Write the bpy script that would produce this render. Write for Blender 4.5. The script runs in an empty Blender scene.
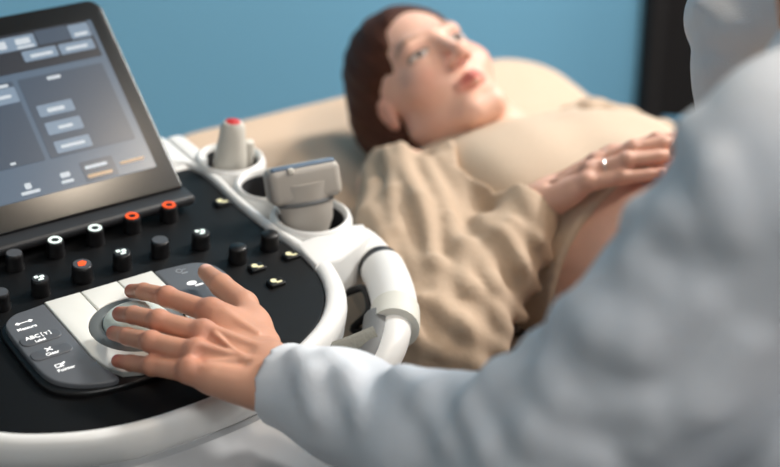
import bpy, bmesh, math, random
import numpy as np
import openvdb
from mathutils import Vector, Matrix

random.seed(7)
scene = bpy.context.scene
COL = scene.collection
R = math.radians

# ------------------------------------------------------------------ camera frame (used to lay the place out)
W, H, FPX = 780, 467, 1517.0
YAW, PITCH = R(35.5), R(25.5)
cf = np.array([math.sin(YAW) * math.cos(PITCH), math.cos(YAW) * math.cos(PITCH), -math.sin(PITCH)])
cr = np.array([math.cos(YAW), -math.sin(YAW), 0.0])
cu = np.cross(cr, cf)
CAM = np.array([-0.5393, -1.2066, 1.6091])


def ray(x, y):
    d = cf * FPX + cr * (x - W / 2) + cu * (H / 2 - y)
    return d / np.linalg.norm(d)


def at(x, y, depth):
    d = ray(x, y)
    return CAM + d * (depth / (d @ cf))


# console panel frame: u to the operator's right, v away from the operator, w off the panel
TILT = R(6)
PU = np.array([1.0, 0, 0])
PV = np.array([0, math.cos(TILT), math.sin(TILT)])
PN = np.array([0, -math.sin(TILT), math.cos(TILT)])
PO = np.array([0, 0, 0.9])


def pw(u, v, w=0.0):
    return PO + PU * u + PV * v + PN * w


def pxw(x, y, w):
    d = ray(x, y)
    return CAM + d * (((PO + PN * w - CAM) @ PN) / (d @ PN))


def puv(x, y, w):
    q = pxw(x, y, w) - PO
    return q @ PU, q @ PV


# ------------------------------------------------------------------ materials
def srgb(r, g, b):
    f = lambda c: (c / 255 / 12.92) if c / 255 <= 0.04045 else ((c / 255 + 0.055) / 1.055) ** 2.4
    return (f(r), f(g), f(b), 1.0)


def mat(name, col, rough=0.5, var=0.06, scale=40.0, bump=0.0, bscale=300.0, spec=0.5, metal=0.0,
        emit=0.0, dark=False, sss=0.0, attr=None, stretch=None, coat=0.0):
    m = bpy.data.materials.new(name)
    m.use_nodes = True
    nt = m.node_tree
    n, l = nt.nodes, nt.links
    b = n['Principled BSDF']
    b.inputs['Roughness'].default_value = rough
    b.inputs['Specular IOR Level'].default_value = spec
    b.inputs['Metallic'].default_value = metal
    b.inputs['Coat Weight'].default_value = coat
    tc = n.new('ShaderNodeTexCoord')
    src = tc.outputs['Object']
    if stretch:
        mp = n.new('ShaderNodeMapping')
        mp.inputs['Scale'].default_value = stretch
        l.new(src, mp.inputs['Vector'])
        src = mp.outputs['Vector']
    nz = n.new('ShaderNodeTexNoise')
    nz.inputs['Scale'].default_value = scale
    nz.inputs['Detail'].default_value = 4
    l.new(src, nz.inputs['Vector'])
    mr = n.new('ShaderNodeMapRange')
    mr.inputs['To Min'].default_value = 1 - var
    mr.inputs['To Max'].default_value = 1 + var
    l.new(nz.outputs['Fac'], mr.inputs['Value'])
    mx = n.new('ShaderNodeMix')
    mx.data_type = 'RGBA'
    mx.blend_type = 'MULTIPLY'
    mx.inputs[0].default_value = 1
    if attr:
        at_ = n.new('ShaderNodeAttribute')
        at_.attribute_name = attr
        l.new(at_.outputs['Color'], mx.inputs[6])
    else:
        mx.inputs[6].default_value = col
    l.new(mr.outputs['Result'], mx.inputs[7])
    if dark:
        b.inputs['Base Color'].default_value = (0.012, 0.013, 0.015, 1)
    else:
        l.new(mx.outputs[2], b.inputs['Base Color'])
    if sss:
        b.inputs['Subsurface Weight'].default_value = sss
        b.inputs['Subsurface Radius'].default_value = (0.010, 0.004, 0.002)
        b.inputs['Subsurface Scale'].default_value = 0.5
    if emit:
        l.new(mx.outputs[2], b.inputs['Emission Color'])
        b.inputs['Emission Strength'].default_value = emit
    if bump:
        n2 = n.new('ShaderNodeTexNoise')
        n2.inputs['Scale'].default_value = bscale
        n2.inputs['Detail'].default_value = 3
        l.new(src, n2.inputs['Vector'])
        bp = n.new('ShaderNodeBump')
        bp.inputs['Strength'].default_value = bump
        bp.inputs['Distance'].default_value = 0.002
        l.new(n2.outputs['Fac'], bp.inputs['Height'])
        l.new(bp.outputs['Normal'], b.inputs['Normal'])
    return m


M = {}
M['wall'] = mat('wall_paint', srgb(122, 182, 213), 0.7, 0.03, 3)
M['wall_white'] = mat('white_wall_paint', srgb(226, 228, 228), 0.8, 0.02, 3)
M['floor'] = mat('floor_vinyl', srgb(70, 72, 76), 0.5, 0.1, 8)
M['dark_wood'] = mat('dark_wood', srgb(30, 25, 23), 0.55, 0.35, 6, stretch=(14, 14, 0.4))
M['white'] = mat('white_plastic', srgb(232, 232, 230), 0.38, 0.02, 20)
M['white_shaded'] = mat('white_plastic_shaded', srgb(184, 186, 188), 0.45, 0.02, 20)  # white plastic greyed, shade on the lower console put into its colour
M['panel'] = mat('black_panel', srgb(10, 11, 13), 0.5, 0.1, 60, spec=0.22)
M['black'] = mat('black_plastic', srgb(14, 14, 16), 0.38, 0.1, 60)
M['bezel'] = mat('black_glass', srgb(9, 9, 10), 0.22, 0.05, 30, spec=0.6)
M['charcoal'] = mat('charcoal_plastic', srgb(40, 41, 44), 0.5, 0.08, 50)
M['key_grey'] = mat('grey_key', srgb(96, 99, 104), 0.45, 0.04, 60)
M['key_grey_raised'] = mat('grey_key_raised', srgb(88, 91, 96), 0.4, 0.04, 60)
M['key_white'] = mat('white_key', srgb(228, 228, 222), 0.42, 0.02, 60)
M['ring'] = mat('grey_ring', srgb(112, 116, 116), 0.4, 0.04, 60)
M['ball'] = mat('trackball_resin', srgb(206, 218, 212), 0.25, 0.02, 30)
M['knob_cap'] = mat('knob_cap_grey', srgb(74, 76, 80), 0.45, 0.05, 60)
M['icon_white'] = mat('icon_white', srgb(225, 240, 235), 0.5, 0.02, 60, emit=0.55)
M['icon_orange'] = mat('icon_orange', srgb(240, 84, 30), 0.5, 0.02, 60, emit=0.5)
M['icon_yellow'] = mat('icon_cream', srgb(228, 222, 180), 0.5, 0.02, 60, emit=0.35)
M['icon_dim'] = mat('icon_dim', srgb(150, 155, 160), 0.5, 0.02, 60)
M['print'] = mat('key_print', srgb(240, 240, 240), 0.5, 0.02, 60, emit=0.5)
M['grey_rubber'] = mat('grey_rubber', srgb(104, 106, 107), 0.6, 0.05, 60)
M['warm_grey'] = mat('warm_grey_plastic', srgb(216, 215, 206), 0.45, 0.03, 60)
M['probe'] = mat('probe_shell', srgb(178, 172, 164), 0.45, 0.03, 40)
M['probe_white'] = mat('probe_shell_pale', srgb(214, 210, 200), 0.45, 0.03, 40)
M['lens'] = mat('probe_lens', srgb(104, 124, 146), 0.45, 0.06, 60)
M['red'] = mat('red_tip', srgb(196, 52, 52), 0.45, 0.04, 60)
M['liner'] = mat('holder_liner', srgb(50, 50, 52), 0.6, 0.05, 60)
M['strap'] = mat('strap_webbing', srgb(128, 128, 120), 0.8, 0.06, 200, bump=0.3)
M['couch'] = mat('couch_vinyl', srgb(208, 182, 157), 0.55, 0.03, 30, bump=0.08, bscale=400)
M['couch_frame'] = mat('couch_frame', srgb(38, 42, 48), 0.45, 0.05, 30)
M['rail'] = mat('rail_blue', srgb(66, 108, 132), 0.5, 0.05, 30)
M['skin'] = mat('skin', (1, 1, 1, 1), 0.45, 0.05, 90, bump=0.12, bscale=700, sss=0.12, attr='tone')
M['hair'] = mat('brown_hair', srgb(72, 39, 25), 0.6, 0.35, 30, spec=0.25, bump=0.5, bscale=60, stretch=(1, 1, 6))
M['hair_dark'] = mat('dark_hair', srgb(34, 26, 22), 0.45, 0.3, 30, bump=0.4, bscale=60, stretch=(6, 6, 1))
M['jacket'] = mat('tan_linen', srgb(190, 167, 144), 0.85, 0.07, 120, bump=0.25, bscale=260)
M['dress'] = mat('beige_knit', srgb(208, 187, 165), 0.85, 0.05, 160, bump=0.25, bscale=350)
M['trousers'] = mat('tan_trousers', srgb(170, 142, 108), 0.85, 0.06, 120)
M['coat'] = mat('white_coat_cotton', srgb(226, 229, 234), 0.8, 0.03, 30, bump=0.15, bscale=420)
M['navy'] = mat('navy_trousers', srgb(18, 20, 30), 0.85, 0.1, 60)
M['shoe'] = mat('black_shoe', srgb(20, 20, 22), 0.5, 0.1, 60)
M['silver'] = mat('silver_ring', srgb(220, 220, 220), 0.2, 0.02, 60, metal=1.0)


# ------------------------------------------------------------------ object helpers
def root_loc(o):
    v = np.zeros(3)
    while o is not None:
        v = v + np.array(o.location)
        o = o.parent
    return v


def add(name, verts, faces, m, parent=None, smooth=True, recalc=False, sharp=None):
    verts = np.asarray(verts, dtype=float)
    if parent is not None:
        verts = verts - root_loc(parent)
    me = bpy.data.meshes.new(name)
    me.from_pydata([tuple(v) for v in verts], [], [tuple(int(i) for i in f) for f in faces])
    if recalc:
        bm = bmesh.new()
        bm.from_mesh(me)
        bmesh.ops.recalc_face_normals(bm, faces=bm.faces)
        bm.to_mesh(me)
        bm.free()
    me.materials.append(m)
    if smooth:
        me.polygons.foreach_set('use_smooth', [True] * len(me.polygons))
        if sharp:
            me.set_sharp_from_angle(angle=R(sharp))
    me.update()
    o = bpy.data.objects.new(name, me)
    COL.objects.link(o)
    o.parent = parent
    return o


def empty(name, loc, label, cat, group=None):
    o = bpy.data.objects.new(name, None)
    o.location = loc
    o.empty_display_size = 0.1
    COL.objects.link(o)
    return tag(o, label, cat, group)


def tag(o, label, cat, group=None):
    o['label'] = label
    o['category'] = cat
    if group:
        o['group'] = group
    return o


def struct(o):
    o['kind'] = 'structure'
    return o


class MB:
    """collects pieces of ONE part"""

    def __init__(s):
        s.v, s.f = [], []

    def put(s, vs, fs):
        b = len(s.v)
        s.v.extend(np.asarray(v, float) for v in vs)
        s.f.extend(tuple(i + b for i in f) for f in fs)

    def build(s, name, m, parent=None, smooth=True, sharp=40):
        return add(name, s.v, s.f, m, parent, smooth, True, sharp)


def rbox_geo(size, bevel, seg=3):
    bm = bmesh.new()
    bmesh.ops.create_cube(bm, size=1.0)
    bmesh.ops.scale(bm, vec=Vector(size), verts=bm.verts)
    if bevel:
        bmesh.ops.bevel(bm, geom=bm.edges[:], offset=bevel, segments=seg, profile=0.5, affect='EDGES')
    bm.verts.index_update()
    v = [np.array(x.co) for x in bm.verts]
    f = [[x.index for x in q.verts] for q in bm.faces]
    bm.free()
    return v, f


def box(mb, size, c, ax=(np.array([1., 0, 0]), np.array([0, 1., 0]), np.array([0, 0, 1.])), bevel=0.0, seg=3):
    v, f = rbox_geo(size, bevel, seg)
    c = np.asarray(c, float)
    mb.put([c + ax[0] * p[0] + ax[1] * p[1] + ax[2] * p[2] for p in v], f)


def prism(mb, outline, w0, w1, fr, bevel=0.002, seg=3):
    """outline in 2D mapped by fr(u, v, w), rounded top edge"""
    pts = np.asarray(outline, float)
    n = len(pts)
    area = 0.5 * np.sum(pts[:, 0] * np.roll(pts[:, 1], -1) - np.roll(pts[:, 0], -1) * pts[:, 1])
    if area < 0:
        pts = pts[::-1]
    t = np.roll(pts, -1, 0) - np.roll(pts, 1, 0)
    t /= np.linalg.norm(t, axis=1)[:, None] + 1e-12
    nr = np.stack([t[:, 1], -t[:, 0]], 1)
    prof = [(0.0, w0)]
    for i in range(seg + 1):
        a = math.pi / 2 * i / seg
        prof.append((-bevel * (1 - math.cos(a)), w1 - bevel + bevel * math.sin(a)))
    vs, fs = [], []
    for off, w in prof:
        for p, q in zip(pts, nr):
            x = p + q * off
            vs.append(fr(x[0], x[1], w))
    for k in range(len(prof) - 1):
        for i in range(n):
            j = (i + 1) % n
            fs.append((k * n + i, k * n + j, (k + 1) * n + j, (k + 1) * n + i))
    fs.append(tuple(range(n))[::-1])
    fs.append(tuple((len(prof) - 1) * n + i for i in range(n)))
    mb.put(vs, fs)


def rrect(x0, y0, x1, y1, r, seg=6):
    rr = r if isinstance(r, (tuple, list)) else (r, r, r, r)   # bl, br, tr, tl
    out = []
    for (cx, cy, a0, q) in ((x0 + rr[0], y0 + rr[0], 180, rr[0]), (x1 - rr[1], y0 + rr[1], 270, rr[1]),
                            (x1 - rr[2], y1 - rr[2], 0, rr[2]), (x0 + rr[3], y1 - rr[3], 90, rr[3])):
        for i in range(seg + 1):
            a = R(a0 + 90 * i / seg)
            out.append((cx + q * math.cos(a), cy + q * math.sin(a)))
    return out


def circle(cx, cy, r, n=32):
    return [(cx + r * math.cos(2 * math.pi * i / n), cy + r * math.sin(2 * math.pi * i / n)) for i in range(n)]


def catmull(pts, sub=8, closed=False):
    P = [np.asarray(p, float) for p in pts]
    n = len(P)
    out = []
    rng = range(n) if closed else range(n - 1)
    for i in rng:
        if closed:
            a, b, c, d = P[(i - 1) % n], P[i], P[(i + 1) % n], P[(i + 2) % n]
        else:
            a, b, c, d = P[max(i - 1, 0)], P[i], P[i + 1], P[min(i + 2, n - 1)]
        for k in range(sub):
            t = k / sub
            out.append(0.5 * ((2 * b) + (-a + c) * t + (2 * a - 5 * b + 4 * c - d) * t * t + (-a + 3 * b - 3 * c + d) * t ** 3))
    if not closed:
        out.append(P[-1])
    return out


def tube(mb, pts, rad, n=16, sub=8, round_end=False, flat=None):
    P = catmull(pts, sub) if sub > 1 else [np.asarray(p, float) for p in pts]
    m = len(P)
    rads = np.interp(np.linspace(0, 1, m), np.linspace(0, 1, len(rad)), rad) if isinstance(rad, (list, tuple)) else np.full(m, rad)
    up = np.array([0.0, 0, 1.0]) if flat is None else np.asarray(flat[0], float)
    sq = 1.0 if flat is None else flat[1]
    vs, fs = [], []
    for i in range(m):
        t = P[min(i + 1, m - 1)] - P[max(i - 1, 0)]
        t /= np.linalg.norm(t) + 1e-12
        a = np.cross(t, up)
        if np.linalg.norm(a) < 1e-3:
            a = np.cross(t, np.array([1.0, 0, 0]))
        a /= np.linalg.norm(a)
        b = np.cross(a, t)
        for k in range(n):
            an = 2 * math.pi * k / n
            vs.append(P[i] + rads[i] * (a * math.cos(an) + b * math.sin(an) * sq))
    for i in range(m - 1):
        for k in range(n):
            j = (k + 1) % n
            fs.append((i * n + k, i * n + j, (i + 1) * n + j, (i + 1) * n + k))
    fs.append(tuple(range(n))[::-1])
    fs.append(tuple((m - 1) * n + k for k in range(n)))
    mb.put(vs, fs)


def lathe(mb, prof, fr, n=28, cap0=False, cap1=True, sx=1.0, sy=1.0):
    """prof of (radius, height); fr maps (x, y, h) to the world"""
    vs, fs = [], []
    for r, h in prof:
        for k in range(n):
            a = 2 * math.pi * k / n
            vs.append(fr(r * math.cos(a) * sx, r * math.sin(a) * sy, h))
    for i in range(len(prof) - 1):
        for k in range(n):
            j = (k + 1) % n
            fs.append((i * n + k, i * n + j, (i + 1) * n + j, (i + 1) * n + k))
    if cap0:
        fs.append(tuple(range(n))[::-1])
    if cap1:
        fs.append(tuple((len(prof) - 1) * n + k for k in range(n)))
    mb.put(vs, fs)


def text_geo(s, size, fr):
    """writing as thin raised letters; fr maps (x, y, h)"""
    cu_ = bpy.data.curves.new('lettering', 'FONT')
    cu_.body = s
    cu_.size = size
    cu_.align_x = 'CENTER'
    cu_.align_y = 'CENTER'
    cu_.extrude = 0.0002
    cu_.offset = size * 0.018
    cu_.resolution_u = 3
    o = bpy.data.objects.new('lettering', cu_)
    COL.objects.link(o)
    dg = bpy.context.evaluated_depsgraph_get()
    me = bpy.data.meshes.new_from_object(o.evaluated_get(dg))
    v = [fr(*p.co) for p in me.vertices]
    f = [tuple(p.vertices) for p in me.polygons]
    bpy.data.objects.remove(o)
    bpy.data.curves.remove(cu_)
    bpy.data.meshes.remove(me)
    return v, f


# ------------------------------------------------------------------ implicit surfaces for bodies and cloth
def C(p0, p1, r0, r1=None, k=0.02):
    return ('c', np.asarray(p0, float), np.asarray(p1, float), float(r0), float(r0 if r1 is None else r1), k)


def E(c, rad, k=0.02, axes=None):
    rad = (rad,) * 3 if np.isscalar(rad) else rad
    return ('e', np.asarray(c, float), np.asarray(rad, float), np.eye(3) if axes is None else np.asarray(axes, float), k)


def CUT(p):
    return ('s',) + p


def prim_d(p, X, Y, Z):
    if p[0] == 'c':
        _, a, b, r0, r1, k = p
        d = b - a
        L = d @ d + 1e-12
        t = np.clip(((X - a[0]) * d[0] + (Y - a[1]) * d[1] + (Z - a[2]) * d[2]) / L, 0, 1)
        return np.sqrt((X - a[0] - t * d[0]) ** 2 + (Y - a[1] - t * d[1]) ** 2 + (Z - a[2] - t * d[2]) ** 2) - (r0 + (r1 - r0) * t)
    _, c, rad, ax, k = p
    x, y, z = X - c[0], Y - c[1], Z - c[2]
    q = [ax[i][0] * x + ax[i][1] * y + ax[i][2] * z for i in range(3)]
    k0 = np.sqrt(sum((q[i] / rad[i]) ** 2 for i in range(3)))
    k1 = np.sqrt(sum((q[i] / rad[i] ** 2) ** 2 for i in range(3))) + 1e-9
    return k0 * (k0 - 1) / k1


def smin(a, b, k):
    h = np.clip(0.5 + 0.5 * (b - a) / k, 0, 1)
    return b + (a - b) * h - k * h * (1 - h)


def bounds(prims):
    lo, hi = np.full(3, 1e9), np.full(3, -1e9)
    for p in prims:
        if p[0] == 's':
            continue
        if p[0] == 'c':
            r = max(p[3], p[4])
            a, b = np.minimum(p[1], p[2]) - r, np.maximum(p[1], p[2]) + r
        else:
            e = np.sqrt(((p[3] * p[2][:, None]) ** 2).sum(0))
            a, b = p[1] - e, p[1] + e
        lo, hi = np.minimum(lo, a), np.maximum(hi, b)
    return lo, hi


def pt_field(prims, P):
    P = np.atleast_2d(P)
    X, Y, Z = P[:, 0], P[:, 1], P[:, 2]
    D = np.full(len(P), 0.5)
    for p in prims:
        if p[0] == 's':
            d = prim_d(p[1:], X, Y, Z)
            D = -smin(-D, d, p[-1])
        else:
            D = smin(D, prim_d(p, X, Y, Z), p[-1])
    return D


def on(prims, x, y, near=0.7, far=2.8, lift=0.0):
    """the point of a body's surface seen along one line of sight"""
    d = ray(x, y)
    t = np.linspace(near, far, 2400)
    P = CAM + d[None] * t[:, None]
    D = pt_field(prims, P) - lift
    i = np.argmax(D < 0)
    return P[i] if D[i] < 0 else P[np.argmin(D)]


def field(prims, h, pad=0.02, inflate=0.0, lohi=None):
    lo, hi = bounds(prims) if lohi is None else (np.asarray(lohi[0], float), np.asarray(lohi[1], float))
    lo, hi = lo - pad - inflate, hi + pad + inflate
    n = np.ceil((hi - lo) / h).astype(int) + 1
    ax = [lo[i] + h * np.arange(n[i]) for i in range(3)]
    D = np.full(tuple(n), 0.5, dtype=np.float32)
    for p in prims:
        q = p[1:] if p[0] == 's' else p
        k = p[-1]
        a, b = bounds([q])
        m = k + inflate + 3 * h + 0.01
        sl, og = [], []
        for i in range(3):
            i0 = max(0, int((a[i] - m - lo[i]) / h))
            i1 = min(n[i], int((b[i] + m - lo[i]) / h) + 2)
            sl.append(slice(i0, max(i1, i0)))
            sh = [1, 1, 1]
            sh[i] = -1
            og.append(ax[i][sl[i]].reshape(sh))
        sl = tuple(sl)
        if D[sl].size == 0:
            continue
        d = prim_d(q, *og)
        D[sl] = -smin(-D[sl], d, k) if p[0] == 's' else smin(D[sl], d, k)
    D -= inflate
    return D, ax, lo


def polygonize(D, lo, h):
    D = D.copy()
    for i in range(3):
        s = [slice(None)] * 3
        for e in (0, -1):
            s[i] = e
            D[tuple(s)] = np.maximum(D[tuple(s)], h)
    np.clip(D, -6 * h, 6 * h, out=D)
    g = openvdb.FloatGrid(6 * h)
    g.copyFromArray(D.astype(np.float32))
    g.transform = openvdb.createLinearTransform(voxelSize=h)
    pts, quads = g.convertToQuads(isovalue=0.0)
    return np.asarray(pts, float) + lo, np.asarray(quads)


def soft(prims, h, inflate=0.0, post=None, lohi=None):
    D, ax, lo = field(prims, h, inflate=inflate, lohi=lohi)
    if post is not None:
        X, Y, Z = ax[0].reshape(-1, 1, 1), ax[1].reshape(1, -1, 1), ax[2].reshape(1, 1, -1)
        D = post(D, X, Y, Z).astype(np.float32)
    v, q = polygonize(D, lo, h)
    return v, q


def skin_obj(name, pieces, tone, parent):
    V = np.concatenate([p[0] for p in pieces])
    F, b = [], 0
    for v, q in pieces:
        F.extend((q + b).tolist())
        b += len(v)
    o = add(name, V, F, M['skin'], parent, True, True)
    a = o.data.color_attributes.new('tone', 'FLOAT_COLOR', 'POINT')
    rgb = tone(V)
    a.data.foreach_set('color', np.concatenate([rgb, np.ones((len(V), 1))], 1).astype(np.float32).ravel())
    return o


def lin(r, g, b):
    return np.array(srgb(r, g, b)[:3])


def blob(V, c, r):
    return np.exp(-((V - np.asarray(c)) ** 2).sum(1) / (2 * r * r))[:, None]


def unit(v):
    v = np.asarray(v, float)
    return v / np.linalg.norm(v)


# ================================================================== THE ROOM
mb = MB(); box(mb, (6.0, 6.0, 0.1), (1.2, -1.75, -0.05))
struct(mb.build('floor', M['floor'], smooth=False))
mb = MB(); box(mb, (6.0, 0.1, 2.9), (1.2, 1.2, 1.45))
struct(mb.build('wall_back', M['wall'], smooth=False))
mb = MB(); box(mb, (0.1, 5.9, 2.9), (-1.75, -1.8, 1.45))
struct(mb.build('wall_left', M['wall_white'], smooth=False))
mb = MB(); box(mb, (6.0, 0.1, 2.9), (1.2, -4.7, 1.45))
struct(mb.build('wall_front', M['wall_white'], smooth=False))
mb = MB(); box(mb, (4.0, 6.0, 0.1), (0.2, -1.75, 2.95))
struct(mb.build('ceiling', M['wall_white'], smooth=False))
mb = MB(); box(mb, (3.55, 0.012, 0.09), (0.05, 1.143, 0.045), bevel=0.004)
struct(mb.build('baseboard_back', M['white_shaded']))


def at_y(x, y, Y):
    d = ray(x, y)
    return CAM + d * ((Y - CAM[1]) / d[1])


# dark wooden door in the wall, behind the doctor
xa = at_y(645, 60, 1.125)[0]
xb = xa + 0.95
mb = MB(); box(mb, (xb - xa - 0.09, 0.022, 2.03), ((xa + xb) / 2, 1.137, 1.02), bevel=0.003)
door = struct(mb.build('door_1', M['dark_wood']))
mb = MB()
for x in (xa + 0.0225, xb - 0.0225):
    box(mb, (0.045, 0.03, 2.08), (x, 1.134, 1.04), bevel=0.004)
box(mb, (xb - xa, 0.03, 0.045), ((xa + xb) / 2, 1.134, 2.1025), bevel=0.004)
mb.build('door_frame', M['dark_wood'], door)
mb = MB(); tube(mb, [(xb - 0.12, 1.125, 1.02), (xb - 0.12, 1.085, 1.02), (xb - 0.13, 1.08, 1.02), (xb - 0.24, 1.08, 1.02)], 0.009, 12, 4)
mb.build('door_handle', M['silver'], door)

# ================================================================== EXAMINATION COUCH
couch = empty('examination_couch', (0.68, -0.35, 0), 'beige padded examination couch the patient lies on', 'couch')
ANG = math.atan2(0.13, 0.51)
BX0, BX1 = 0.312, 1.01


def slab(mb, outline, fr, th, bev, seg=5):
    pts = np.asarray(outline)
    n = len(pts)
    t = np.roll(pts, -1, 0) - np.roll(pts, 1, 0)
    t /= np.linalg.norm(t, axis=1)[:, None]
    nr = np.stack([t[:, 1], -t[:, 0]], 1)
    prof = []
    for i in range(seg + 1):
        a = -math.pi / 2 + math.pi / 2 * i / seg
        prof.append((-bev * (1 - math.cos(a)), -th + bev + bev * math.sin(a)))
    for i in range(seg + 1):
        a = math.pi / 2 * i / seg
        prof.append((-bev * (1 - math.cos(a)), -bev + bev * math.sin(a)))
    vs, fs = [], []
    for off, w in prof:
        for p, q in zip(pts, nr):
            x = p + q * off
            vs.append(fr(x[0], x[1], w))
    for k in range(len(prof) - 1):
        for i in range(n):
            j = (i + 1) % n
            fs.append((k * n + i, k * n + j, (k + 1) * n + j, (k + 1) * n + i))
    fs.append(tuple(range(n))[::-1]); fs.append(tuple((len(prof) - 1) * n + i for i in range(n)))
    mb.put(vs, fs)


bfr = lambda x, s, w: np.array([x, 0.05 + s * math.cos(ANG) - w * math.sin(ANG), 0.70 + s * math.sin(ANG) + w * math.cos(ANG)])
mb = MB(); slab(mb, rrect(BX0, 0.012, BX1, 0.535, (0.02, 0.02, 0.10, 0.07), 10), bfr, 0.085, 0.028)
mb.build('backrest_cushion', M['couch'], couch)
mb = MB(); slab(mb, rrect(BX0, -1.45, BX1, 0.045, (0.08, 0.08, 0.02, 0.02), 10), lambda x, y, w: np.array([x, y, 0.70 + w]), 0.085, 0.028)
mb.build('seat_cushion', M['couch'], couch)
mb = MB(); box(mb, (0.58, 1.40, 0.05), (0.68, -0.70, 0.588), bevel=0.006); mb.build('frame', M['couch_frame'], couch)
mb = MB(); box(mb, (0.58, 0.46, 0.03), bfr(0.68, 0.26, -0.102), ax=(np.array([1., 0, 0]), np.array([0, math.cos(ANG), math.sin(ANG)]), np.array([0, -math.sin(ANG), math.cos(ANG)])), bevel=0.006)
mb.build('backrest_frame', M['couch_frame'], couch)
for x in (0.44, 0.92):
    for y in (-1.28, -0.1):
        mb = MB(); box(mb, (0.06, 0.06, 0.565), (x, y, 0.2825), bevel=0.008); mb.build('leg', M['couch_frame'], couch)
mb = MB()
tube(mb, [(1.05, 0.30, 0.66), (1.05, 0.30, 0.74), (1.05, 0.24, 0.775), (1.05, -0.25, 0.775), (1.05, -0.32, 0.74), (1.05, -0.32, 0.60)], 0.016, 12, 5)
box(mb, (0.12, 0.05, 0.03), (0.99, 0.30, 0.66), bevel=0.005)
box(mb, (0.10, 0.05, 0.03), (1.00, -0.32, 0.60), bevel=0.005)
mb.build('side_rail', M['rail'], couch)

# ================================================================== ULTRASOUND CONSOLE
con = empty('ultrasound_console', (0, 0.1, 0), 'white and black ultrasound console with a lit touch screen, under the doctor\'s hand', 'ultrasound machine')
half = [(0.0, -0.158), (0.05, -0.1545), (0.09, -0.1435), (0.125, -0.127), (0.16, -0.105), (0.187, -0.077), (0.205, -0.045), (0.2145, -0.01),
        (0.216, 0.03), (0.212, 0.08), (0.2105, 0.14), (0.2135, 0.195), (0.212, 0.225), (0.200, 0.245), (0.17, 0.255), (0.09, 0.26), (0.0, 0.26)]
loop = half + [(-x, y - (0.013 * min(max((x - 0.02) / 0.12, 0), 1) if y < 0 else 0)) for x, y in half[-2:0:-1]]
panel_out = np.array(catmull([np.array(p) for p in loop], 5, True))
mb = MB(); prism(mb, panel_out, -0.012, 0.0, pw, 0.0025); mb.build('control_panel', M['panel'], con, sharp=50)


def sweep(mb, outline, prof, wide):
    pts = np.asarray(outline)
    n = len(pts)
    t = np.roll(pts, -1, 0) - np.roll(pts, 1, 0)
    t /= np.linalg.norm(t, axis=1)[:, None]
    nr = np.stack([t[:, 1], -t[:, 0]], 1)
    vs, fs = [], []
    for off, w in prof:
        for p, q in zip(pts, nr):
            x = p + q * off * wide(p)
            vs.append(pw(x[0], x[1], w))
    for k in range(len(prof) - 1):
        for i in range(n):
            j = (i + 1) % n
            fs.append((k * n + i, k * n + j, (k + 1) * n + j, (k + 1) * n + i))
    mb.put(vs, fs)


def wide(p):
    a = min(max((p[1] + 0.13) / 0.06, 0), 1)
    b = min(max((p[1] - 0.0) / 0.05, 0), 1)
    return 1.0 + 0.40 * a - 0.62 * b


mb = MB(); sweep(mb, panel_out, [(0, -0.012), (0, 0.001), (0.001, 0.003), (0.003, 0.0050), (0.007, 0.0060), (0.0105, 0.0050), (0.0135, 0.0015), (0.0155, -0.004), (0.0162, -0.012), (0.0158, -0.0235), (0.0148, -0.0250), (0.0140, -0.0250), (0.0140, -0.030)], wide)
mb.build('rim', M['white'], con, sharp=60)
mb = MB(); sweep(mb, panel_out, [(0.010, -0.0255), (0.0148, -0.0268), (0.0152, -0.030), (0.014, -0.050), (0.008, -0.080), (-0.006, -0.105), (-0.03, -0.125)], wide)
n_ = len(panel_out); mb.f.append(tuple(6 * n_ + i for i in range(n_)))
mb.build('lower_shell', M['white_shaded'], con, sharp=60)
# front tray below the rim
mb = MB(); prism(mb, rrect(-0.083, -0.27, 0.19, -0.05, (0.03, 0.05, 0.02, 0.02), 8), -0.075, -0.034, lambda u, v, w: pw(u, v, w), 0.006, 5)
mb.build('front_tray', M['white_shaded'], con, sharp=60)
# rear housing
mb = MB(); prism(mb, rrect(-0.222, 0.235, 0.222, 0.345, (0.01, 0.01, 0.04, 0.04), 8), -0.09, 0.004, pw, 0.012, 5)
mb.build('rear_housing', M['white'], con, sharp=60)
# pedestal and base
mb = MB(); box(mb, (0.20, 0.22, 0.70), (0, 0.12, 0.44), bevel=0.04, seg=5); mb.build('pedestal', M['white_shaded'], con)
mb = MB(); box(mb, (0.46, 0.60, 0.07), (0, 0.10, 0.115), bevel=0.03, seg=5); mb.build('base', M['charcoal'], con)
for sx in (-1, 1):
    for y in (-0.13, 0.33):
        mb = MB(); lathe(mb, [(0.0, -0.016), (0.038, -0.016), (0.042, -0.010), (0.042, 0.010), (0.038, 0.016), (0.0, 0.016)], lambda a, b, h, sx=sx, y=y: np.array([sx * 0.18 + h, y + a, 0.042 + b]), 24, cap1=False)
        mb.build('caster', M['black'], con)

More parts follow.
